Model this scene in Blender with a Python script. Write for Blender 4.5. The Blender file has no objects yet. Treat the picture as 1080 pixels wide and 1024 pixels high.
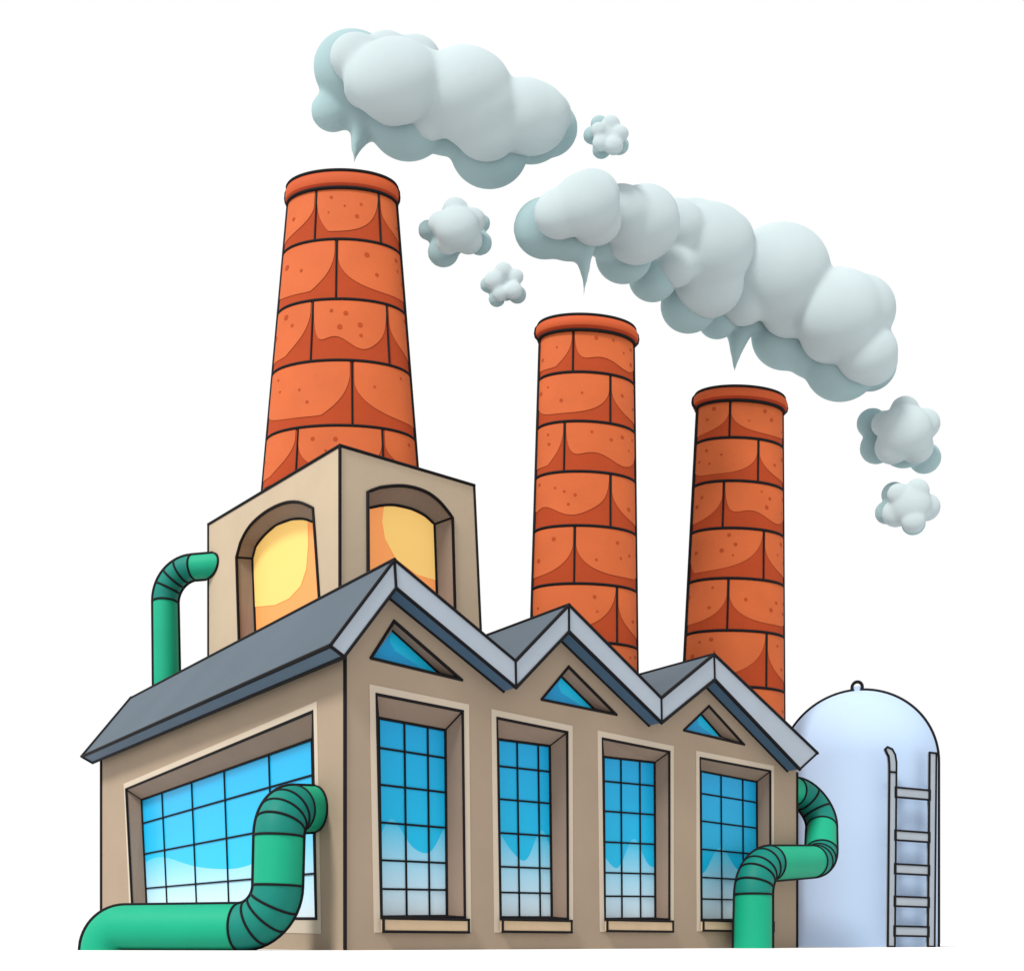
import bpy, math, random
from mathutils import Vector
from mathutils.geometry import tessellate_polygon
random.seed(7)
sc = bpy.context.scene
COL = sc.collection
R = math.radians
F = 1036.0; HZ = 994.0; CAMH = 0.15
CAM = Vector((0, 0, CAMH))
U = Vector((0.757, 0.653, 0)).normalized()      # along the gabled front
V = Vector((-U.y, U.x, 0))                      # along the long side, away from the street
C0 = Vector((-3.40, 20.0, 0))                   # ground corner of the building
def L(u, v, z): return C0 + U*u + V*v + Vector((0, 0, z))
def ray(px, py): return Vector(((px-540)/F, 1, (HZ-py)/F))
def onv(px, py, v):
    d = ray(px, py); t = (L(0, v, 0)-CAM).dot(V)/d.dot(V); return CAM+d*t
def onu(px, py, u):
    d = ray(px, py); t = (L(u, 0, 0)-CAM).dot(U)/d.dot(U); return CAM+d*t
def aty(px, py, Y): return CAM+ray(px, py)*Y
def uv(p): q = p-C0; return q.dot(U), q.dot(V), q.z

# ---------------------------------------------------------------- materials
def lin(c):
    return tuple(((x/255)/12.92 if x/255 <= .04045 else ((x/255+.055)/1.055)**2.4) for x in c)
def mat(name, srgb, k=1.0, rough=.8, var=.06, scale=2.5, spec=.3, bump=0.0, coat=0.0):
    m = bpy.data.materials.new(name); m.use_nodes = True
    nt = m.node_tree; b = nt.nodes['Principled BSDF']
    c = [x*k for x in lin(srgb)]
    b.inputs['Roughness'].default_value = rough
    b.inputs['Specular IOR Level'].default_value = spec
    if coat: b.inputs['Coat Weight'].default_value = coat; b.inputs['Coat Roughness'].default_value = .15
    if var:
        tc = nt.nodes.new('ShaderNodeTexCoord'); n = nt.nodes.new('ShaderNodeTexNoise')
        n.inputs['Scale'].default_value = scale; n.inputs['Detail'].default_value = 5
        nt.links.new(tc.outputs['Object'], n.inputs['Vector'])
        r = nt.nodes.new('ShaderNodeValToRGB')
        r.color_ramp.elements[0].position = .3; r.color_ramp.elements[1].position = .7
        r.color_ramp.elements[0].color = (*[x*(1-var) for x in c], 1)
        r.color_ramp.elements[1].color = (*[min(1, x*(1+var)) for x in c], 1)
        nt.links.new(n.outputs['Fac'], r.inputs['Fac']); nt.links.new(r.outputs['Color'], b.inputs['Base Color'])
        if bump:
            bp = nt.nodes.new('ShaderNodeBump'); bp.inputs['Strength'].default_value = bump; bp.inputs['Distance'].default_value = .03
            n2 = nt.nodes.new('ShaderNodeTexNoise'); n2.inputs['Scale'].default_value = scale*8
            nt.links.new(tc.outputs['Object'], n2.inputs['Vector'])
            nt.links.new(n2.outputs['Fac'], bp.inputs['Height']); nt.links.new(bp.outputs['Normal'], b.inputs['Normal'])
    else:
        b.inputs['Base Color'].default_value = (*c, 1)
    return m
K = .80
M = dict(
    ink=mat('black_ink', (22, 20, 22), 1, .7, 0, spec=.1),  # ink outlines built as tubes; also glazing bars and lifting ring
    wall=mat('beige_plaster', (177, 157, 136), K*.88, .9, .05, .5, .1, .15),
    towerwall=mat('light_beige_plaster', (200, 181, 156), K*.92, .9, .05, .5, .1, .15),
    surround=mat('pale_surround', (196, 182, 164), K*1.08, .9, .03, 1, .1),
    reveal=mat('brown_reveal', (150, 130, 115), K, .9, .05, 1, .1),
    sill=mat('sill_stone', (208, 182, 150), K, .9, .05, 2, .1),
    roof=mat('slate_roof', (108, 124, 138), K*.62, .75, .10, .25, .2),
    board=mat('grey_bargeboard', (170, 181, 194), K, .7, .03, 1, .2),
    fascia=mat('dark_fascia', (88, 106, 124), K, .7, .04, 1, .2),
    soffit=mat('blue_soffit', (70, 98, 124), K*1.2, .8, .04, 1, .2),
    brick=mat('lit_brick_face', (229, 113, 60), K*.75, .75, .06, 1.0, .2, .1),  # lit part of each brick, painted as a lighter tone
    brickd=mat('shaded_brick', (196, 80, 42), K*.74, .85, .05, 1.2, .1, .1),  # shade along the brick's lower edge, painted as a darker tone
    pit=mat('brick_pit', (202, 88, 46), K*.70, .9, .03, 3, .1),
    rim=mat('chimney_cap', (222, 98, 50), K*.74, .75, .04, 1, .2),
    rimd=mat('chimney_cap_band', (180, 66, 36), K*.82, .8, .04, 1, .1),
    green=mat('green_pipe', (14, 172, 132), K*.90, .6, .04, .8, .2),
    teal=mat('teal_elbow', (8, 130, 116), K*.92, .6, .04, 1, .2),
    tank=mat('pale_blue_tank', (189, 213, 243), K*.95, .65, .02, .4, .2),
    steel=mat('grey_steel', (160, 170, 180), K, .5, .04, 2, .4),
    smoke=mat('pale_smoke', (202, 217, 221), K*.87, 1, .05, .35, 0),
    smoke_shade=mat('shaded_smoke', (162, 188, 192), K*1.03, 1, .03, .5, 0),  # shaded underside of the smoke, painted as a darker copy
    blackhole=mat('flue_soot', (30, 26, 24), 1, .95, .2, 3, 0),
    ground=mat('white_ground', (224, 224, 224), 1, .95, .01, .2, 0),
    flat=mat('roof_deck', (120, 116, 110), K, .9, .05, 1, .1),
)
GK = .85
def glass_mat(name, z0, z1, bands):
    """glass sheet: painted reflection gradient as colour set by the height on the sheet"""
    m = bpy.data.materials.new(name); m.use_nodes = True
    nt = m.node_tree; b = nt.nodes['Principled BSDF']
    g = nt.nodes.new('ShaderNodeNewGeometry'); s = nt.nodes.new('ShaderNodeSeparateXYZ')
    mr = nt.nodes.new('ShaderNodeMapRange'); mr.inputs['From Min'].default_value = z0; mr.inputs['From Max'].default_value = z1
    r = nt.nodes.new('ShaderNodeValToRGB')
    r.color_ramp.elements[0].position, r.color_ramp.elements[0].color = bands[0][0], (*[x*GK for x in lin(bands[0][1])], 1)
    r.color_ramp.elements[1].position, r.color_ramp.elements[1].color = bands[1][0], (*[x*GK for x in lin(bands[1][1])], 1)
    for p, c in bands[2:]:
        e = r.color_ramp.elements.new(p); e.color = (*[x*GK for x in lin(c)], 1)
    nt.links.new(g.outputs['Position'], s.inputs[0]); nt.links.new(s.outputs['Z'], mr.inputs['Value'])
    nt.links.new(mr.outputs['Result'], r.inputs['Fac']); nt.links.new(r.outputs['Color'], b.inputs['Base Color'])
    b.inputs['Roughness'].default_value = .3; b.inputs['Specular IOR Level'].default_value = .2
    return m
M['glass'] = glass_mat('blue_glass_reflection_gradient', 1.0, 5.5, [(0, (18, 196, 238)), (1, (20, 160, 220))])
M['glass_reflection'] = glass_mat('painted_glass_reflection', .6, 2.7, [(0, (226, 241, 250)), (1, (84, 198, 236))])  # pale reflection low on the panes, painted as colour
M['tri'] = glass_mat('gable_glass_highlight', 5, 8, [(0, (24, 190, 234)), (1, (24, 190, 234))])  # highlight on the gable panes, painted as lighter glass
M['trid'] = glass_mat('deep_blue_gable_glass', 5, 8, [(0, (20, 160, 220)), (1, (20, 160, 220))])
def glow(name, c, e):
    m = mat(name, c, .6, .6, 0); b = m.node_tree.nodes['Principled BSDF']
    b.inputs['Emission Color'].default_value = (*lin(c), 1); b.inputs['Emission Strength'].default_value = e
    return m
M['amber'] = glow('lit_amber_glass', (255, 208, 118), .40)
M['orange'] = glow('lit_orange_glass', (250, 160, 90), .42)

# ---------------------------------------------------------------- mesh builder
INK = 1.3
class MB:
    def __init__(s): s.v = []; s.f = []; s.m = []; s.mats = []; s.sm = []
    def mi(s, n):
        if n not in s.mats: s.mats.append(n)
        return s.mats.index(n)
    def face(s, pts, n, smooth=False):
        b = len(s.v); s.v += [Vector(p) for p in pts]; s.f.append(tuple(range(b, b+len(pts)))); s.m.append(s.mi(n)); s.sm.append(smooth)
    def grid(s, rows, n, closed=False, smooth=True, matf=None):
        b = len(s.v); w = len(rows[0])
        for r in rows: s.v += [Vector(p) for p in r]
        for i in range(len(rows)-1):
            for j in range(w if closed else w-1):
                k = (j+1) % w
                s.f.append((b+i*w+j, b+i*w+k, b+(i+1)*w+k, b+(i+1)*w+j))
                s.m.append(s.mi(matf(i, j) if matf else n)); s.sm.append(smooth)
    def prism(s, loop, d, n, cap=None):
        d = Vector(d); k = len(loop)
        for i in range(k):
            a, b_ = loop[i], loop[(i+1) % k]; s.face([a, b_, b_+d, a+d], n)
        for t in tessellate_polygon([loop]):
            s.face([loop[i] for i in t], cap or n); s.face([loop[i]+d for i in reversed(t)], n)
    def box(s, c, ax, n):
        x, y, z = ax
        p = [c+x*i+y*j+z*k for k in (-1, 1) for j in (-1, 1) for i in (-1, 1)]
        for q in ((0, 2, 3, 1), (4, 5, 7, 6), (0, 1, 5, 4), (2, 6, 7, 3), (0, 4, 6, 2), (1, 3, 7, 5)): s.face([p[i] for i in q], n)
    def tube(s, pts, r, n='ink', sides=6, closed=False, caps=True):
        if n == 'ink': r = r*INK
        pts = [Vector(p) for p in pts]; q = []
        for p in pts:
            if not q or (p-q[-1]).length > 1e-4: q.append(p)
        pts = q
        if len(pts) < 2: return
        rows = []; up = None; N = len(pts)
        for i, p in enumerate(pts):
            if closed: t = pts[(i+1) % N]-pts[i-1]
            else: t = pts[min(i+1, N-1)]-pts[max(i-1, 0)]
            t.normalize()
            if up is None:
                up = Vector((0, 0, 1)) if abs(t.z) < .9 else Vector((1, 0, 0))
            a = t.cross(up)
            if a.length < 1e-4: a = t.orthogonal()
            a.normalize(); b = a.cross(t).normalized(); up = b
            rr = r[i] if isinstance(r, (list, tuple)) else r
            rows.append([p+(a*math.cos(2*math.pi*k/sides)+b*math.sin(2*math.pi*k/sides))*rr for k in range(sides)])
        if closed: rows.append(rows[0])
        s.grid(rows, n, closed=True)
        if caps and not closed:
            s.face(rows[0], n); s.face(list(reversed(rows[-1])), n)
    def line(s, a, b, r=.028): # straight ink line with slightly overlapping ends
        d = (Vector(b)-Vector(a)); 
        if d.length < 1e-4: return
        d.normalize(); s.tube([a-d*r*.7, b+d*r*.7], r)
    def loop(s, pts, r=.028):
        for i in range(len(pts)): s.line(pts[i], pts[(i+1) % len(pts)], r)
    def build(s, name, parent=None, base=None):
        org = base if base is not None else (Vector(parent['_b']) if parent is not None else Vector((0, 0, 0)))
        me = bpy.data.meshes.new(name)
        me.from_pydata([tuple(p-org) for p in s.v], [], s.f)
        for n in s.mats: me.materials.append(M[n])
        for i, p in enumerate(me.polygons): p.material_index = s.m[i]; p.use_smooth = s.sm[i]
        me.update()
        o = bpy.data.objects.new(name, me); COL.objects.link(o)
        if parent is not None: o.parent = parent
        else: o.location = org
        o['_b'] = tuple(org)
        return o
def root(name, label, cat, loc, group=None):
    o = bpy.data.objects.new(name, None); COL.objects.link(o); o.location = loc; o['_b'] = tuple(loc)
    o['label'] = label; o['category'] = cat
    if group: o['group'] = group
    return o

# ---------------------------------------------------------------- ground
g = MB()
xs = [-600, -60, -20, 0, 20, 60, 600]; ys = [-40, 0, 15, 30, 60, 900]
g.grid([[(x, y, 0) for x in xs] for y in ys], 'ground', smooth=False)
go = g.build('ground'); go['kind'] = 'structure'

# ---------------------------------------------------------------- factory building
bld = root('factory_building', 'long beige factory hall with three grey sawtooth gables and blue gridded windows', 'factory', L(0, 0, 0))
VR = -.45
top_px = [(348, 681), (416, 590.5), (543.7, 697), (600, 638), (697.4, 736), (753, 690), (862, 794)]
bot_px = [(363, 692.5), (417.7, 620), (544.3, 725), (600, 666), (697.8, 762), (753.7, 716.5), (843.5, 811)]
TOP = [uv(onv(x, y, VR)) for x, y in top_px]; TOP = [(a, c) for a, b, c in TOP]
BOT = [uv(onv(x, y, VR)) for x, y in bot_px]; BOT = [(a, c) for a, b, c in BOT]
ULEN = uv(onv(840.5, 900, 0))[0]; VLEN = 15.0; VBACK = 14.65
def bot_z(u):
    for (a, za), (b, zb) in zip(BOT, BOT[1:]):
        if a <= u <= b: return za+(zb-za)*(u-a)/(b-a)
    return BOT[0][1] if u < BOT[0][0] else BOT[-1][1]
# windows on the front (outer quad, glass quad) in photo coordinates laid on the two real planes
FW = [
 ([(396.7,732),(488,750),(490.4,967),(401.7,967)], [(398.8,757),(469.4,770),(471,965.6),(402,966.4)], (.375,.725)),
 ([(524,757),(598.3,772),(599,968.5),(527.3,968.5)], [(524.8,779.5),(579.4,786.6),(581.5,967),(527.7,967)], (.36,.77)),
 ([(635,778.6),(706,792.7),(706,969),(637.6,969)], [(636.2,798),(690,804),(690.7,968),(637.6,968.6)], (.33,.70)),
 ([(738,799),(812.5,813),(812.5,969.7),(739,969.7)], [(738.6,813),(797.7,824.3),(798.4,969.5),(739.6,969.5)], (.35,.74)),
]
TW = [
 ([(415.6,655),(487,717),(391,694)], [(413.5,665),(462,709),(392.5,694)]),
 ([(599.7,703),(650,753.5),(571,737.6)], [(592,713.6),(625.7,747),(572.2,737.4)]),
 ([(747.7,744.4),(784.7,785),(721,770)], [(739,753),(760,777),(722.2,769.6)]),
]
SW = ([(133,832),(330.4,750),(334.6,968.5),(140,968)], [(149.8,843.3),(329.6,779.5),(334,968.2),(156,968)], (.155,.36,.56,.80))
DEP = .42
fr_out = [[onv(x, y, 0) for x, y in w[0]] for w in FW]
fr_tri = [[onv(x, y, 0) for x, y in w[0]] for w in TW]
sd_out = [onu(x, y, 0) for x, y in SW[0]]
w = MB()
outline = [L(0, 0, 0), L(ULEN, 0, 0)]
mid = [(u, z) for u, z in BOT if 0 < u < ULEN]
outline += [L(ULEN, 0, bot_z(ULEN)+.12)] + [L(u, 0, z+.12) for u, z in reversed(mid)] + [L(0, 0, bot_z(0)+.1)]
def holes_face(mb, out, holes, n):
    polys = [out]+holes; flat = [p for q in polys for p in q]
    for t in tessellate_polygon(polys): mb.face([flat[i] for i in t], n)
holes_face(w, outline, fr_out+fr_tri, 'wall')
zc = bot_z(0)+.1
holes_face(w, [L(0, 0, 0), L(0, VLEN-.3, 0), L(0, VLEN-.3, zc), L(0, 0, zc)], [sd_out], 'wall')
# back and far end walls
back = [p+V*(VLEN-.3) for p in outline]
holes_face(w, back, [], 'wall')
w.face([L(ULEN, 0, 0), L(ULEN, VLEN-.3, 0), L(ULEN, VLEN-.3, bot_z(ULEN)+.1), L(ULEN, 0, bot_z(ULEN)+.1)], 'wall')
w.line(L(0, 0, .03), L(0, 0, zc-.1), .032); w.line(L(ULEN, 0, .03), L(ULEN, 0, bot_z(ULEN)), .036)
w.line(L(0, VLEN-.3, .03), L(0, VLEN-.3, zc-.1), .045); w.line(L(ULEN, VLEN-.3, 0), L(ULEN, VLEN-.3, 5.6), .04)
w.build('wall', bld)
# roof slab with its own zigzag section
r = MB()
def Lr(p, v): return L(p[0], v, p[1])
n = len(TOP)
for i in range(n-1):
    r.face([Lr(TOP[i], VR), Lr(TOP[i+1], VR), Lr(TOP[i+1], VBACK), Lr(TOP[i], VBACK)], 'roof')
    r.face([Lr(BOT[i], VR), Lr(BOT[i+1], VR), Lr(BOT[i+1], VBACK), Lr(BOT[i], VBACK)], 'soffit')
    for v in (VR, VBACK): r.face([Lr(TOP[i], v), Lr(TOP[i+1], v), Lr(BOT[i+1], v), Lr(BOT[i], v)], 'board')
for i in (0, n-1): r.face([Lr(TOP[i], VR), Lr(BOT[i], VR), Lr(BOT[i], VBACK), Lr(TOP[i], VBACK)], 'fascia')
for i in range(n):
    r.line(Lr(TOP[i], VR), Lr(BOT[i], VR), .028); r.line(Lr(TOP[i], VBACK), Lr(BOT[i], VBACK), .04)
    if i < n-1:
        rr = .027+.0025*i
        r.line(Lr(TOP[i], VR), Lr(TOP[i+1], VR), rr); r.line(Lr(BOT[i], VR), Lr(BOT[i+1], VR), rr)
        r.line(Lr(TOP[i], VBACK), Lr(TOP[i+1], VBACK), .045)
for i in (0, 1, 3, 5, 6):
    k = .035
    for q in (TOP, BOT) if i in (0,) else (TOP,): r.line(Lr(q[i], VR), Lr(q[i], VBACK), k)
# ink line where the soffit meets the wall on the slopes seen from the street
for i in (1, 3, 5):
    a, b = BOT[i], BOT[i+1]
    b2 = (min(b[0], ULEN), bot_z(min(b[0], ULEN)))
    r.line(L(a[0], -.01, a[1]), L(b2[0], -.01, b2[1]), .03)
r.build('roof', bld)

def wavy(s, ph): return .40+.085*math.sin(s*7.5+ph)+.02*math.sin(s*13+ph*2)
def quad_at(q, s, t): # q = TL TR BR BL ; s across, t down
    a = q[0].lerp(q[1], s); b = q[3].lerp(q[2], s); return a.lerp(b, t)
def window(parent, O, G, N, cols, rows, ph, label, inner=False):
    """O outer corners on the wall, G glass corners on the recessed plane, N outward normal"""
    f = MB()
    for i in range(4):
        j = (i+1) % 4
        f.face([O[i], O[j], G[j], G[i]], 'reveal')
        f.line(O[i], O[j], .026); f.line(O[i], G[i], .02)
    # pale raised surround, three sides
    c = (O[0]+O[1]+O[2]+O[3])/4
    def outp(p, k): 
        ax = (O[1]-O[0]); ax.z = 0; ax.normalize()
        return p+ax*(.17 if (p-c).dot(ax) > 0 else -.17)+Vector((0, 0, k))
    E = [outp(O[0], .18), outp(O[1], .18), outp(O[2], -.32), outp(O[3], -.32)]
    e = N*.012
    for i in range(4):
        j = (i+1) % 4
        f.face([E[i]+e, E[j]+e, O[j]+e, O[i]+e], 'surround'); f.face([E[i]+e, E[j]+e, E[j]-e, E[i]-e], 'surround')
    fo = f.build('window', parent); fo['label'] = label
    p = MB(); K_ = 28
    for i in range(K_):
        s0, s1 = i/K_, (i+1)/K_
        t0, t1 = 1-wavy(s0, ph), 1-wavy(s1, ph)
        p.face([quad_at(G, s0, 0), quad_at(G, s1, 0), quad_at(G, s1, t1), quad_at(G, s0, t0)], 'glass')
        p.face([quad_at(G, s0, t0), quad_at(G, s1, t1), quad_at(G, s1, 1), quad_at(G, s0, 1)], 'glass_reflection')  # painted reflection below the wavy edge
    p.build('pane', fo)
    b = MB(); off = N*.015
    for s in cols: b.line(quad_at(G, s, 0)+off, quad_at(G, s, 1)+off, .019)
    for t in rows: b.line(quad_at(G, 0, t)+off, quad_at(G, 1, t)+off, .019)
    b.loop([q+off for q in G], .026)
    b.build('glazing_bar', fo)
    return fo
names = ['tall gridded window nearest the front corner', 'second tall gridded window from the front corner', 'third tall gridded window from the front corner', 'last tall gridded window beside the green pipe']
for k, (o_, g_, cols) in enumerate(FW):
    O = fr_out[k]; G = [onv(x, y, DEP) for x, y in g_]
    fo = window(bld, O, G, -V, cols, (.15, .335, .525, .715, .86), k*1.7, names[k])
    s = MB(); a, b = O[3], O[2]
    zt = min(a.z, b.z)
    ua, ub = uv(a)[0]-.0, uv(b)[0]+.03
    c = L((ua+ub)/2, -.01, zt-.16); s.box(c, (U*(ub-ua)/2, V*.09, Vector((0, 0, .14))), 'sill')
    P = [c+U*(i*(ub-ua)/2)-V*.09+Vector((0, 0, .14*j)) for i, j in ((-1, -1), (1, -1), (1, 1), (-1, 1))]
    s.loop(P, .026); s.line(P[2], P[2]+V*.09, .02); s.line(P[3], P[3]+V*.09, .02)
    s.build('sill', fo)
for k, (o_, g_) in enumerate(TW):
    O = fr_tri[k]; G = [onv(x, y, .3) for x, y in g_]
    f = MB()
    for i in range(3):
        f.face([O[i], O[(i+1) % 3], G[(i+1) % 3], G[i]], 'reveal')
    f.loop(O, .028); f.line(O[1], G[1], .02)
    fo = f.build('gable_window', bld); fo['label'] = 'small triangular blue window in the %s gable' % ('first', 'middle', 'last')[k]
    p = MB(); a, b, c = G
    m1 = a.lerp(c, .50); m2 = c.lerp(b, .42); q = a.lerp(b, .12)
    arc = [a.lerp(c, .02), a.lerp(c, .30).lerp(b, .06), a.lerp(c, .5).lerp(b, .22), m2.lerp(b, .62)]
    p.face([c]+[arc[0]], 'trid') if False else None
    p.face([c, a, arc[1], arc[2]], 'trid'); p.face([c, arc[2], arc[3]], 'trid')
    p.face([a, b, arc[2], arc[1]], 'tri'); p.face([b, arc[3], arc[2]], 'tri')  # painted highlight part of the pane
    p.build('pane', fo)
    bb = MB(); bb.line(G[0]-V*.015, G[1]-V*.015, .024); bb.build('frame_edge', fo)
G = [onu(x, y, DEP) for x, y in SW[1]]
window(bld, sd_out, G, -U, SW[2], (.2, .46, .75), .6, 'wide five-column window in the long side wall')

# ---------------------------------------------------------------- tower
TU, TV = 2.6, 4.48
p0 = onv(358.5, 470, TV); TU = uv(p0)[0]
pl = onu(220, 553, TU); pr = onv(500, 512, TV)
tower = root('tower_block', 'tall beige tower block with two glowing arched windows rising behind the first gable', 'tower', L(TU, TV, 5))
t = MB()
ur, zr = uv(pr)[0], pr.z; vl, zl = uv(pl)[1], pl.z
z0, zb = p0.z, 5.5
ur2 = uv(onv(513, 668, TV))[0]   # the right arris spreads slightly towards the foot
def arcs(px, fn, k): return [fn(x, y, k) for x, y in px]
LO = [(254,720),(250,588),(254,573),(264,555),(281,540),(300,531),(316,530),(330.7,536),(332.5,560),(342,700)]
LI = [(272,720),(267,589),(270,577),(279,565),(292,554),(308,548),(321,547.5),(331.5,551),(333,565),(342,700)]
RO = [(388,690),(387.4,519),(400,514.5),(425,512.6),(447,518),(463,529),(477,546),(481,700)]
RI = [(389,690),(388,536),(400,533.5),(416,533),(434,537),(448,544),(457.8,553),(463,700)]
def smooth(q):
    out = q[:1]
    for i in range(1, len(q)-2):
        a, b, c, d = [Vector((*p, 0)) for p in q[i-1:i+3]]
        if i+1 == len(q)-2: d = c
        for k in range(4):
            t_ = k/4; out.append(tuple((.5*((2*b)+(c-a)*t_+(2*a-5*b+4*c-d)*t_*t_+(3*b-a-3*c+d)*t_**3))[:2]) if 2 <= i < len(q)-2 else tuple(b.lerp(c, t_)[:2]))
    return out+q[-2:]
NLO = LO; LO, LI = smooth(LO[:-1])+LO[-1:], smooth(LI[:-1])+LI[-1:]
RO, RI = smooth(RO), smooth(RI)
lo, li = arcs(LO, onu, TU), arcs(LI, onu, TU+.5)
ro, ri = arcs(RO, onv, TV), arcs(RI, onv, TV+.5)
A = L(TU, TV, zb); B = L(TU, vl, zb); Cc = L(ur2, TV, zb); D = L(ur2, vl, zb)
At = L(TU, TV, z0); Bt = L(TU, vl, zl); Ct = L(ur, TV, zr); Dt = L(ur, vl, zl+zr-z0)
holes_face(t, [A, At, Bt, B], [lo], 'towerwall'); holes_face(t, [A, Cc, Ct, At], [ro], 'towerwall')
t.face([B, Bt, Dt, D], 'towerwall'); t.face([Cc, D, Dt, Ct], 'towerwall'); t.face([At, Ct, Dt, Bt], 'flat')
for a, b in ((A, At), (B, Bt), (Cc, Ct), (At, Bt), (At, Ct), (Bt, Dt), (Ct, Dt)): t.line(a, b, .035)
t.build('wall', tower)
for side, oo, ii, off, lab in (('l', lo, li, U*.02, 'glowing amber arched window in the tower side facing left'), ('r', ro, ri, V*.02, 'glowing amber arched window in the tower side facing right')):
    f = MB(); f.grid([oo, ii], 'reveal', smooth=False)
    for q, rr in ((oo, .034), (ii, .030)): f.tube([x-off for x in q], rr)
    k = 1 if side == 'l' else len(oo)-2
    f.line(oo[k], ii[k], .026)
    fo = f.build('arched_window', tower); fo['label'] = lab
    p = MB()
    for tr in tessellate_polygon([ii]): p.face([ii[i] for i in tr], 'orange')
    # brighter centre sheet of the lit glass, proud of the orange edge
    if side == 'l':
        core = [(268,640),(267.5,589),(270.5,577.5),(279.5,565.5),(292,554.5),(308,548.8),(321,548.3),(324.5,549.5),(325,575),(323,600),(317,618),(305,631),(290,638)]
        cc = arcs(core, onu, TU+.485)
    else:
        core = [(405,534),(416,534),(433.5,538),(447.5,545),(457,553.5),(458,580),(460.5,612),(440,606),(418,590),(406,568),(403,550)]
        cc = arcs(core, onv, TV+.485)
    for tr in tessellate_polygon([cc]): p.face([cc[i] for i in tr], 'amber')
    p.build('pane', fo)

# ---------------------------------------------------------------- chimneys
def chimney(label, Y, top, bot, courses, joints, zfloor, variants, yaw=0):
    (yt, ct, ht), (yb, cb, hb) = top, bot
    zt = (HZ-yt)/F*Y+CAMH; zb_ = (HZ-yb)/F*Y+CAMH
    def ax(z):
        k = (zt-z)/(zt-zb_); return (ct+(cb-ct)*k, ht+(hb-ht)*k)
    cx0 = (cb-540)/F*Y
    e2 = Vector((math.sin(R(yaw)), -math.cos(R(yaw)), 0)); e1 = Vector((-e2.y, e2.x, 0))
    def S(th, z, off=0):
        c, h = ax(z); a = h/F*Y*1.0; b = a*.42
        return Vector(((c-540)/F*Y, Y, z))+e1*math.sin(th)*(a+off)+e2*math.cos(th)*(b+off)
    base = Vector(((cb-540)/F*Y, Y, zfloor))
    ch = root('chimney', label, 'chimney', base, 'brick chimneys of the factory')
    m = MB(); NT = 96
    zs = [zfloor]+[zt-(zt-zfloor)*k/6 for k in range(5, -1, -1)]
    m.grid([[S(2*math.pi*k/NT, z) for k in range(NT)] for z in zs], 'brickd', closed=True)
    cz = [zt]+[(HZ-y)/F*Y+CAMH for y in courses]
    ink = .0012*Y
    while cz[-1] > zfloor+1: cz.append(cz[-1]-(cz[-3]-cz[-1])/2)
    for i, z in enumerate(cz[1:-1] if cz[-1] < zfloor else cz[1:]):
        m.tube([S(2*math.pi*k/NT, z, .002) for k in range(NT)], ink*1.0, closed=True)
    rnd = random.Random(int(Y*10))
    for i in range(len(cz)-1):
        z1, z2 = cz[i], max(cz[i+1], zfloor)
        js = joints[i] if i < len(joints) else joints[i % 2]
        zm = (z1+z2)/2; c, h = ax(zm)
        th = sorted(math.asin(max(-.99, min(.99, (x-c)/h))) for x in js)
        # carry the bond on round the back
        first, last = th[0], th[-1]
        gap = first+2*math.pi-last; nb = max(2, round(gap/2.05))
        allth = th+[last+gap*k/nb for k in range(1, nb)]
        allth.append(first+2*math.pi)
        for k in range(len(allth)-1):
            a, b = allth[k], allth[k+1]
            m.tube([S(a, z1, .002), S(a, z2, .002)], ink*.7)
            H = z1-z2; var = rnd.choice(variants)
            mid = (a+b)/2; mid = (mid+math.pi) % (2*math.pi)-math.pi
            if mid < -.75: var = 2 if rnd.random() < .5 else 0
            if mid > .75: var = 0
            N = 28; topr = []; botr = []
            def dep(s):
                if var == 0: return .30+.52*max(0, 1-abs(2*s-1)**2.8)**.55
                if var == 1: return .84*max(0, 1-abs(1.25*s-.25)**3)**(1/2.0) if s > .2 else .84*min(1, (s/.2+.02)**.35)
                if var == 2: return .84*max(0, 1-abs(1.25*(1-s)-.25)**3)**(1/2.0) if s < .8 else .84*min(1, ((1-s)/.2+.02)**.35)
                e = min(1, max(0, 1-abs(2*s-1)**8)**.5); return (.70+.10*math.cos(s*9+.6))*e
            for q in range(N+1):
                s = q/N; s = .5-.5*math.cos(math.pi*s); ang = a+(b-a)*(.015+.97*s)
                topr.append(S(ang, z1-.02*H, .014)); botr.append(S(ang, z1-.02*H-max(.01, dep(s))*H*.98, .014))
            m.grid([topr, botr], 'brick', smooth=True)  # light patch; the uncovered darker rest is painted shade
            done = []
            for q in range(12):
                if len(done) >= 5: break
                s = rnd.uniform(.15, .85); tt = rnd.uniform(.14, .62)
                ww = (S(b, zm)-S(a, zm)).length
                if tt > dep(s)-.16 or any(((s-x)*ww)**2+((tt-y)*H)**2 < .075*Y/30*Y/30*.9 for x, y in done): continue
                done.append((s, tt))
                rr = rnd.uniform(.035, .085)*Y/30*(1 if h > 60 else .8); ang = a+(b-a)*s; zz = z1-tt*H
                arc_l = (S(ang+.01, zz)-S(ang-.01, zz)).length/.02
                m.face([S(ang+math.cos(w_)*rr/arc_l, zz+math.sin(w_)*rr, .019) for w_ in [2*math.pi*j/12 for j in range(12)]], 'pit')
    for s in (-1, 1): m.tube([S(s*math.pi/2, z, .018) for z in zs], ink*1.35)
    m.build('shaft', ch)
    c = MB(); k = Y/30; hgt = (ht*.31)/F*Y; k *= .6 if ht > 55 else 1
    prof = [(0, -.02), (.06*k, 0), (.15*k, .22*hgt), (.17*k, .45*hgt), (.15*k, .75*hgt), (.06*k, hgt), (-.12*k, hgt*1.04), (-.30*k, hgt*1.0)]
    c.grid([[S(2*math.pi*j/NT, zt, o)+Vector((0, 0, z)) for j in range(NT)] for o, z in prof], 'rim', closed=True, matf=lambda i, j: 'rimd' if i < 2 else 'rim')
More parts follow.
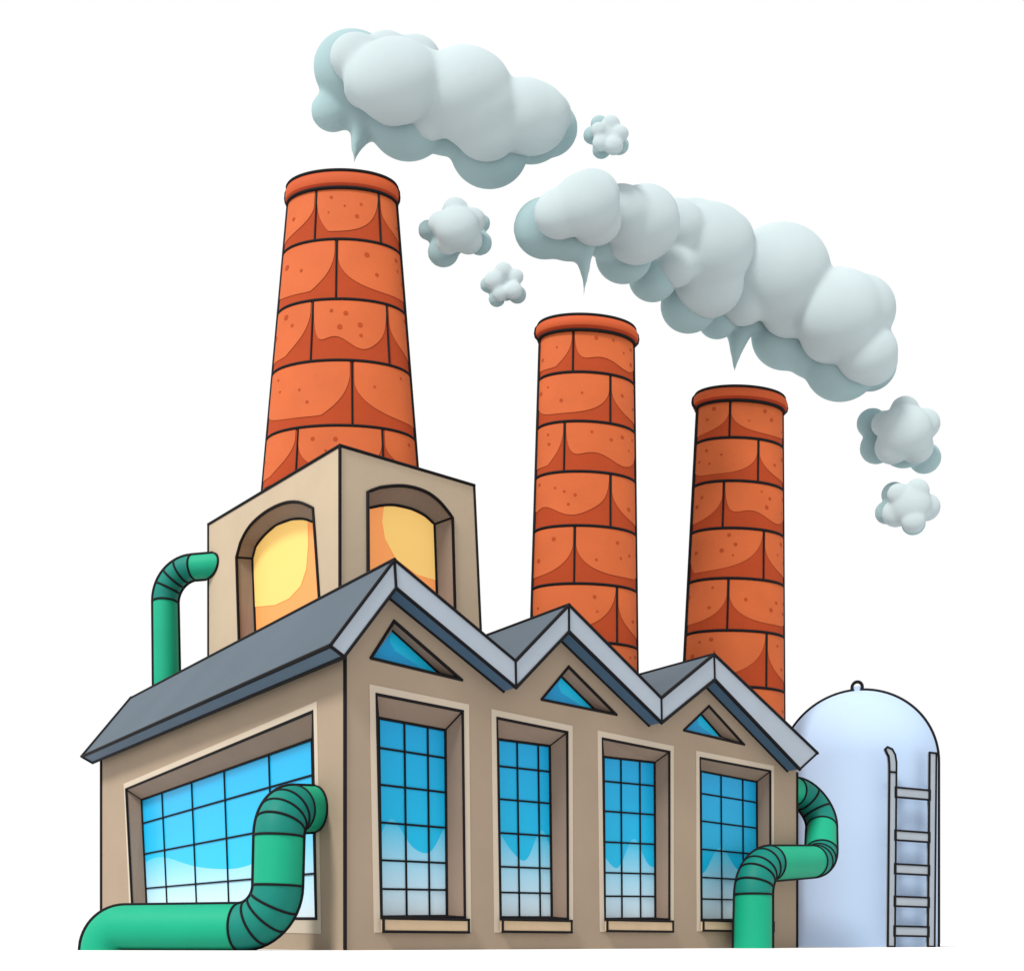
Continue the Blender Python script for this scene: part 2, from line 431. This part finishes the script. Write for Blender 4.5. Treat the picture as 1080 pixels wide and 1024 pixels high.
    c.tube([S(2*math.pi*j/NT, zt, .06*k)+Vector((0, 0, 0)) for j in range(NT)], ink, closed=True)
    c.tube([S(2*math.pi*j/NT, zt, .075*k)+Vector((0, 0, hgt)) for j in range(NT)], ink, closed=True)
    for s in (-1, 1): c.tube([S(s*math.pi/2, zt, o+.004)+Vector((0, 0, z)) for o, z in prof[1:6]], ink)
    c.build('cap', ch)
    f = MB(); f.grid([[S(2*math.pi*j/48, zt, -.30*k)+Vector((0, 0, z)) for j in range(48)] for z in (hgt, -.5)], 'blackhole', closed=True)
    f.face([S(2*math.pi*j/48, zt, -.30*k)+Vector((0, 0, -.5)) for j in range(48)], 'blackhole')
    f.build('flue', ch)
    return ch
chimney('thickest and tallest orange brick chimney, tapering above the beige tower', 28.6, (217, 361, 56.5), (500, 359.5, 80.5),
        [271, 334, 398, 466, 530], [(338, 403), (360,), (335, 412), (377,), (320, 408)], 13.25, [0, 0, 3, 1], -1)
chimney('middle orange brick chimney, standing behind the second gable', 28.9, (362, 619, 49), (690, 616, 56),
        [405, 456, 508, 564, 624, 684], [(601,), (640,), (592,), (640,), (602,), (647,)], 4.5, [0, 3, 3, 1], 6)
chimney('shortest orange brick chimney, behind the third gable next to the blue tank', 35.3, (434, 780.5, 45.5), (740, 773.5, 54.5),
        [472, 517, 566, 618, 672, 730], [(763,), (793,), (756,), (799,), (760,), (802,)], 0.0, [0, 3, 3, 1], 7)

# ---------------------------------------------------------------- pipes
def fillet(pts, rads, nf=14):
    out = []; tag = []
    for i, p in enumerate(pts):
        if i == 0 or i == len(pts)-1: out.append(p); tag.append(-1); continue
        a = (pts[i-1]-p).normalized(); b = (pts[i+1]-p).normalized(); ang = a.angle(b)
        rad = rads[i]; d = rad/math.tan(ang/2); c = p+(a+b).normalized()*(rad/math.sin(ang/2))
        s = p+a*d; e = p+b*d; v0 = s-c; v1 = e-c; w_ = v0.angle(v1)
        for k in range(nf+1):
            t_ = k/nf; out.append(c+(v0*math.sin((1-t_)*w_)+v1*math.sin(t_*w_))/math.sin(w_)); tag.append(i)
    return out, tag
def pipe(label, pts, rads, radii, ribs, base, ink=.028, lit=None, endring=True, endplane=None):
    ro = root('pipe', label, 'pipe', base)
    P, T = fillet(pts, rads)
    seg = [0]
    for a, b in zip(P, P[1:]): seg.append(seg[-1]+(b-a).length)
    rr = [radii[0]+(radii[1]-radii[0])*s/seg[-1] for s in seg]
    fr = []; up = None
    for i, p in enumerate(P):
        t_ = (P[min(i+1, len(P)-1)]-P[max(i-1, 0)]).normalized()
        if up is None: up = t_.orthogonal().normalized()
        a = t_.cross(up).normalized(); b = a.cross(t_).normalized(); up = b; fr.append((t_, a, b))
    NS = 40
    def ring(i, k=0): t_, a, b = fr[i]; return [P[i]+(a*math.cos(2*math.pi*j/NS)+b*math.sin(2*math.pi*j/NS))*(rr[i]+k) for j in range(NS)]
    ring0 = ring
    def onplane(p, t_): return p+t_*((endplane[0]-p).dot(endplane[1])/t_.dot(endplane[1]))
    def ring(i, k=0):
        q = ring0(i, k)
        return [onplane(p, fr[i][0]) for p in q] if endplane and i == len(P)-1 else q
    def sil(i, s):
        t_, a, b = fr[i]; w_ = (P[i]-CAM).normalized(); d = t_.cross(w_).normalized(); q = P[i]+d*s*(rr[i]+.010); return onplane(q, t_) if endplane and i == len(P)-1 else q
    # runs of straight / elbow
    runs = []; i = 0
    while i < len(P)-1:
        if T[i] >= 0 and T[i+1] == T[i]:
            j = i
            while j+1 < len(P) and T[j+1] == T[i]: j += 1
            runs.append(('elbow', i, j)); i = j
        else: runs.append(('pipe_section', i, i+1)); i += 1
    for kind, i, j in runs:
        m = MB(); m.grid([ring(q) for q in range(i, j+1)], 'teal' if kind == 'elbow' and ribs.get(T[i], 4) > 1 else 'green', closed=True)
        if kind == 'elbow':
            nr = ribs.get(T[i], 4)
            for q in range(nr+1) if nr > 1 else (): m.tube(ring(i+round((j-i)*q/nr), .002), ink*.8, closed=True)
        for s in (-1, 1): m.tube([sil(q, s) for q in range(i, j+1)], ink*1.2)
        if j == len(P)-1:
            if endring: m.tube(ring(j, .002), ink*.9, closed=True)
            m.face(ring(j), 'green')
        m.build(kind, ro)
    return ro
endp = onu(331, 853, -.02); Yp = 19.75
pp = [aty(110, 975, 20.6), aty(110, 975, 20.6), aty(292, 975, Yp), aty(295, 853, Yp), endp]
pp[0] = Vector((pp[1].x, pp[1].y, -.8))
for q in (1, 2): pp[q].z = .47
pipe('thick green pipe lying on the ground at the left and rising to the side wall', pp, [0, .50, .85, .62, 0], (.46, .48), {1: 1, 2: 4, 3: 4}, Vector((pp[1].x, pp[1].y, 0)), .027, endplane=(L(-.02, 0, 0), U))
q2 = [onv(794, 1012, -.75), onv(795, 911, -.75), onv(866, 908, -.58), onv(866, 838, .75), onu(830, 839, 0)]
q2[0].z = -.1
q2[3] = onv(867, 839, .36); q2[4] = L(ULEN-.1, .48, q2[3].z)
pipe('green pipe bending twice round the right-hand end of the factory', q2, [0, .95, .95, .80, 0], (.53, .42), {1: 5, 2: 3, 3: 3}, Vector((q2[0].x, q2[0].y, 0)), .033)
q3 = [aty(176, 735, 31.4), aty(174, 601, 31.4), onu(221, 597, TU-.02)]
pipe('thin green pipe curving from the slate roof to the beige tower', q3, [0, 1.0, 0], (.39, .36), {1: 4}, q3[0], .035, endplane=(L(TU-.02, 0, 0), U))

# ---------------------------------------------------------------- tank with ladder
TY = 38.0; TR = 78/F*TY; TX = (904-540)/F*TY; ZC = 6.95
tank = root('storage_tank', 'pale blue domed storage tank with a steel ladder at the far right', 'storage tank', Vector((TX, TY, 0)))
tc = Vector((TX, TY, ZC))
m = MB(); NT = 96
prof = [(TR, 0), (TR, ZC/2), (TR, ZC)]+[(TR*math.cos(a), ZC+TR*math.sin(a)) for a in [math.pi/2*k/24 for k in range(1, 25)]]
m.grid([[Vector((TX+max(r_, .001)*math.cos(2*math.pi*j/NT), TY+max(r_, .001)*math.sin(2*math.pi*j/NT), z)) for j in range(NT)] for r_, z in prof], 'tank', closed=True)
w_ = (tc-CAM).normalized(); e1 = Vector((w_.y, -w_.x, 0)).normalized(); eu = e1.cross(w_).normalized()
arcp = [tc-e1*TR*1.006-Vector((0, 0, ZC))]+[tc+(e1*-math.cos(a)+eu*math.sin(a))*TR*1.006 for a in [math.pi*k/48 for k in range(49)]]+[tc+e1*TR*1.006-Vector((0, 0, ZC))]
m.tube(arcp, .062)
m.build('body', tank)
k = MB(); topz = ZC+TR
tp = tc+eu*TR
k.tube([tp+e1*(.19*math.cos(R(a)))+Vector((0, 0, .13+.22*math.sin(R(a)))) for a in range(-50, 231, 14)], .05)
k.tube([tp-Vector((0, 0, .12)), tp+Vector((0, 0, .16))], .13, 'tank', 12)
k.build('lifting_ring', tank)
# ladder
l = MB()
a0, a1 = aty(937.5, 1000, 34.45), aty(981, 1000, 35.15)
a0.z = a1.z = 0.02
lx = (a1-a0).normalized(); ln = Vector((lx.y, -lx.x, 0)); LW = (a1-a0).length
zt0 = (HZ-786)/F*34.45; zt1 = (HZ-790)/F*35.15
def bar(p, q, hw, hd, n='steel'):
    d = (q-p); c = (p+q)/2; ez = d.normalized(); ex = ez.cross(ln).normalized()
    l.box(c, (ex*hw, ln*hd, d/2), n)
    for s in (-1, 1): l.line(p+ex*s*hw+ln*hd, q+ex*s*hw+ln*hd, .03)
    for e in (p, q): l.line(e-ex*hw+ln*hd, e+ex*hw+ln*hd, .03)
def rail(p, zt_, lean):
    q = p+Vector((0, 0, zt_))+lx*lean; bar(p, q, .155, .05)
    return q
t0 = rail(a0+lx*.06, zt0-.80, .07); t1 = rail(a1, zt1, .08)
hook = [(-.155, 0), (.155, 0), (.16, .35), (.10, .62), (-.03, .80), (-.24, .86), (-.34, .78), (-.27, .66), (-.19, .55), (-.16, .3)]
hp = [t0+lx*x+Vector((0, 0, z))-ln*.05 for x, z in hook]
l.prism(hp, ln*.1, 'steel'); l.loop([p+ln*.1 for p in hp], .03)
for yy in (837, 882, 917, 951, 982):
    z = (HZ-yy)/F*34.8+CAMH; f0 = z/zt0
    p = a0+lx*(.06+.115+.08*f0)+Vector((0, 0, z)); q = a1+lx*(-.115+.08*f0)+Vector((0, 0, z-.02))
    bar(p+ln*.0, q, .17, .04)
for z in (1.2, 3.6, 5.8):   # stand-offs fixing the rails to the shell
    for a in (a0, a1):
        p = a+Vector((0, 0, z)); w2 = Vector((p.x, p.y, 0)).normalized(); qx = p-Vector((TX, TY, z)); bb = qx.dot(w2); dd = bb*bb-(qx.dot(qx)-TR*TR)
        if dd > 0: l.tube([p, p+w2*(-bb-math.sqrt(dd)+.05)], .04, 'steel')
l.build('ladder', tank)

# ---------------------------------------------------------------- smoke
def cloud(mbname, lobes, depth, matn, parent, base, vox=.09, tails=(), sm=16, jit=.06):
    bm = MB(); rnd = random.Random(len(lobes)*13+int(base.x*7))
    for (px, py, rp) in lobes:
        Y = depth(px)+rnd.uniform(-jit, jit); Y -= (rp-26)*.022*(Y/30) if rp > 14 else 0; c = aty(px, py, Y); r_ = rp/F*Y
        te = (HZ-py)/F; dy = .6; cz_ = math.sqrt(max(.2, 1-(dy*te)**2))
        rows = []
        for i in range(17):
            a = math.pi*i/16; s_ = max(math.sin(a), .002)
            rows.append([c+Vector((math.cos(b)*s_, math.sin(b)*s_*dy, math.cos(a)*cz_))*r_ for b in [2*math.pi*j/28 for j in range(28)]])
        bm.grid(rows, matn, closed=True)
    for pts in tails:
        q = [(aty(x, y, depth(x)), r_/F*depth(x)) for x, y, r_ in pts]
        bm.tube([a for a, b in q], [b for a, b in q], matn, 16)
    o = bm.build(mbname, parent)
    md = o.modifiers.new('m', 'REMESH'); md.mode = 'VOXEL'; md.voxel_size = vox; md.use_smooth_shade = True
    s_ = o.modifiers.new('s', 'SMOOTH'); s_.factor = .5; s_.iterations = sm
    dg = bpy.context.evaluated_depsgraph_get(); dg.update()
    me = bpy.data.meshes.new_from_object(o.evaluated_get(dg)); o.modifiers.clear(); o.data = me
    for p in me.polygons: p.use_smooth = True
    if not me.materials: me.materials.append(M[matn])
    return o
def plume(name, label, depth, pale, dark, tails, back=.9, grp=None, vox=.07, sm=24):
    x = sum(a[0] for a in pale)/len(pale); y = sum(a[1] for a in pale)/len(pale)
    base = aty(x, y, depth(x)); ro = root(name, label, 'smoke', base, grp)
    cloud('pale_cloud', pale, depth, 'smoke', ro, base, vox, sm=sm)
    cloud('shade_cloud', dark, lambda px: depth(px)+back, 'smoke_shade', ro, base, vox, tails, sm=sm)  # darker layer behind, painted as the cloud's shade
    return ro
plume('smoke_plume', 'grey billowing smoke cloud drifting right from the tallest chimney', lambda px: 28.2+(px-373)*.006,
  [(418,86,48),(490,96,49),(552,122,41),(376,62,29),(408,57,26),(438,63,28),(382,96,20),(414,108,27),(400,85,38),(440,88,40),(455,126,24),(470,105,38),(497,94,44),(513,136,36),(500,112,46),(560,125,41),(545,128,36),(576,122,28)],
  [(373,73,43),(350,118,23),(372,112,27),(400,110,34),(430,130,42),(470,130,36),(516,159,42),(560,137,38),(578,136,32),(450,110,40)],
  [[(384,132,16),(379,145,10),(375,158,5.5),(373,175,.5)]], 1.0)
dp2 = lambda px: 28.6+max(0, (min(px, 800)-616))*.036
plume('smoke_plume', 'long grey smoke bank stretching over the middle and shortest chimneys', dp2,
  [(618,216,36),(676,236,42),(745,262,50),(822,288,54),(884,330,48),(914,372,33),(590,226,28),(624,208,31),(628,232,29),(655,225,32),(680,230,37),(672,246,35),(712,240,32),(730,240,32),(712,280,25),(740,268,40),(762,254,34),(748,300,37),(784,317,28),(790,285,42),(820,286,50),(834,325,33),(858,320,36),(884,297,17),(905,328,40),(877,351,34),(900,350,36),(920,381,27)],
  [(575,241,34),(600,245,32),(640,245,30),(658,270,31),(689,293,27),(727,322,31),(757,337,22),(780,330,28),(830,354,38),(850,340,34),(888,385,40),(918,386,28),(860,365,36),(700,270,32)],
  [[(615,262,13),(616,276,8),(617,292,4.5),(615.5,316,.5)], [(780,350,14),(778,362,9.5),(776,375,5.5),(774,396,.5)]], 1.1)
def puff(label, cx, cy, r_, Y, dark, rot, grp='small round smoke puffs'):
    pale = [(cx, cy, r_*.66)]; rnd = random.Random(int(cx))
    for k_ in range(5):
        a = R(rot+72*k_); s_ = rnd.uniform(.34, .46)
        pale.append((cx+math.cos(a)*r_*.50, cy-math.sin(a)*r_*.50, r_*s_))
    dk = []
    for dx, dy, dr in dark: dk.append((cx+dx*r_, cy+dy*r_, dr*r_))
    return plume('smoke_puff', label, lambda px: Y, pale, dk, (), .045*r_*.5, grp, vox=.045*max(1, r_/25), sm=7)
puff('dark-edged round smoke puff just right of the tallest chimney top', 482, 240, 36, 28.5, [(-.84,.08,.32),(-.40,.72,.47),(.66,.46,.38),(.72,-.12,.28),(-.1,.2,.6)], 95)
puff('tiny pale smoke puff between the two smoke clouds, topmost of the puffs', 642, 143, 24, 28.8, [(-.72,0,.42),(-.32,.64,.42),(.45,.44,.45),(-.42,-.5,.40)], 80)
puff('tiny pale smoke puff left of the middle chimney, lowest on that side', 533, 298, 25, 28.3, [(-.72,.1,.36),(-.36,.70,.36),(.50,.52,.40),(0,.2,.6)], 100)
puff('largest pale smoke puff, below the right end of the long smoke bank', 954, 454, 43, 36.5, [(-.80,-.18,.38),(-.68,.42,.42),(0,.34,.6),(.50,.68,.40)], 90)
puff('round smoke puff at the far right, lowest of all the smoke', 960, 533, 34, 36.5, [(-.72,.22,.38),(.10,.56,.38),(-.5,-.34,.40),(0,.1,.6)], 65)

for o in COL.objects:
    if '_b' in o: del o['_b']

# ---------------------------------------------------------------- light, world, camera
wd = bpy.data.worlds.new('World'); sc.world = wd; wd.use_nodes = True
bg = wd.node_tree.nodes['Background']; bg.inputs['Color'].default_value = (1, 1, 1, 1); bg.inputs['Strength'].default_value = 1.0
sd = bpy.data.lights.new('sun', 'SUN'); sd.energy = 3.5; sd.angle = R(14); sd.color = (1, .97, .92)
so = bpy.data.objects.new('sun', sd); COL.objects.link(so)
el = R(49); h = (-U*.97-V*.22).normalized()
to = Vector((h.x*math.cos(el), h.y*math.cos(el), math.sin(el)))
so.rotation_euler = to.to_track_quat('Z', 'Y').to_euler(); so.location = to*60
cd = bpy.data.cameras.new('camera'); co = bpy.data.objects.new('camera', cd); COL.objects.link(co)
co.location = CAM; co.rotation_euler = (R(90), 0, 0)
cd.sensor_fit = 'HORIZONTAL'; cd.sensor_width = 36; cd.lens = 36*F/1080; cd.shift_y = (HZ-512)/1080
cd.clip_start = .05; cd.clip_end = 3000
sc.camera = co
sc.view_settings.view_transform = 'Standard'; sc.view_settings.look = 'None'; sc.view_settings.exposure = 0; sc.view_settings.gamma = 1
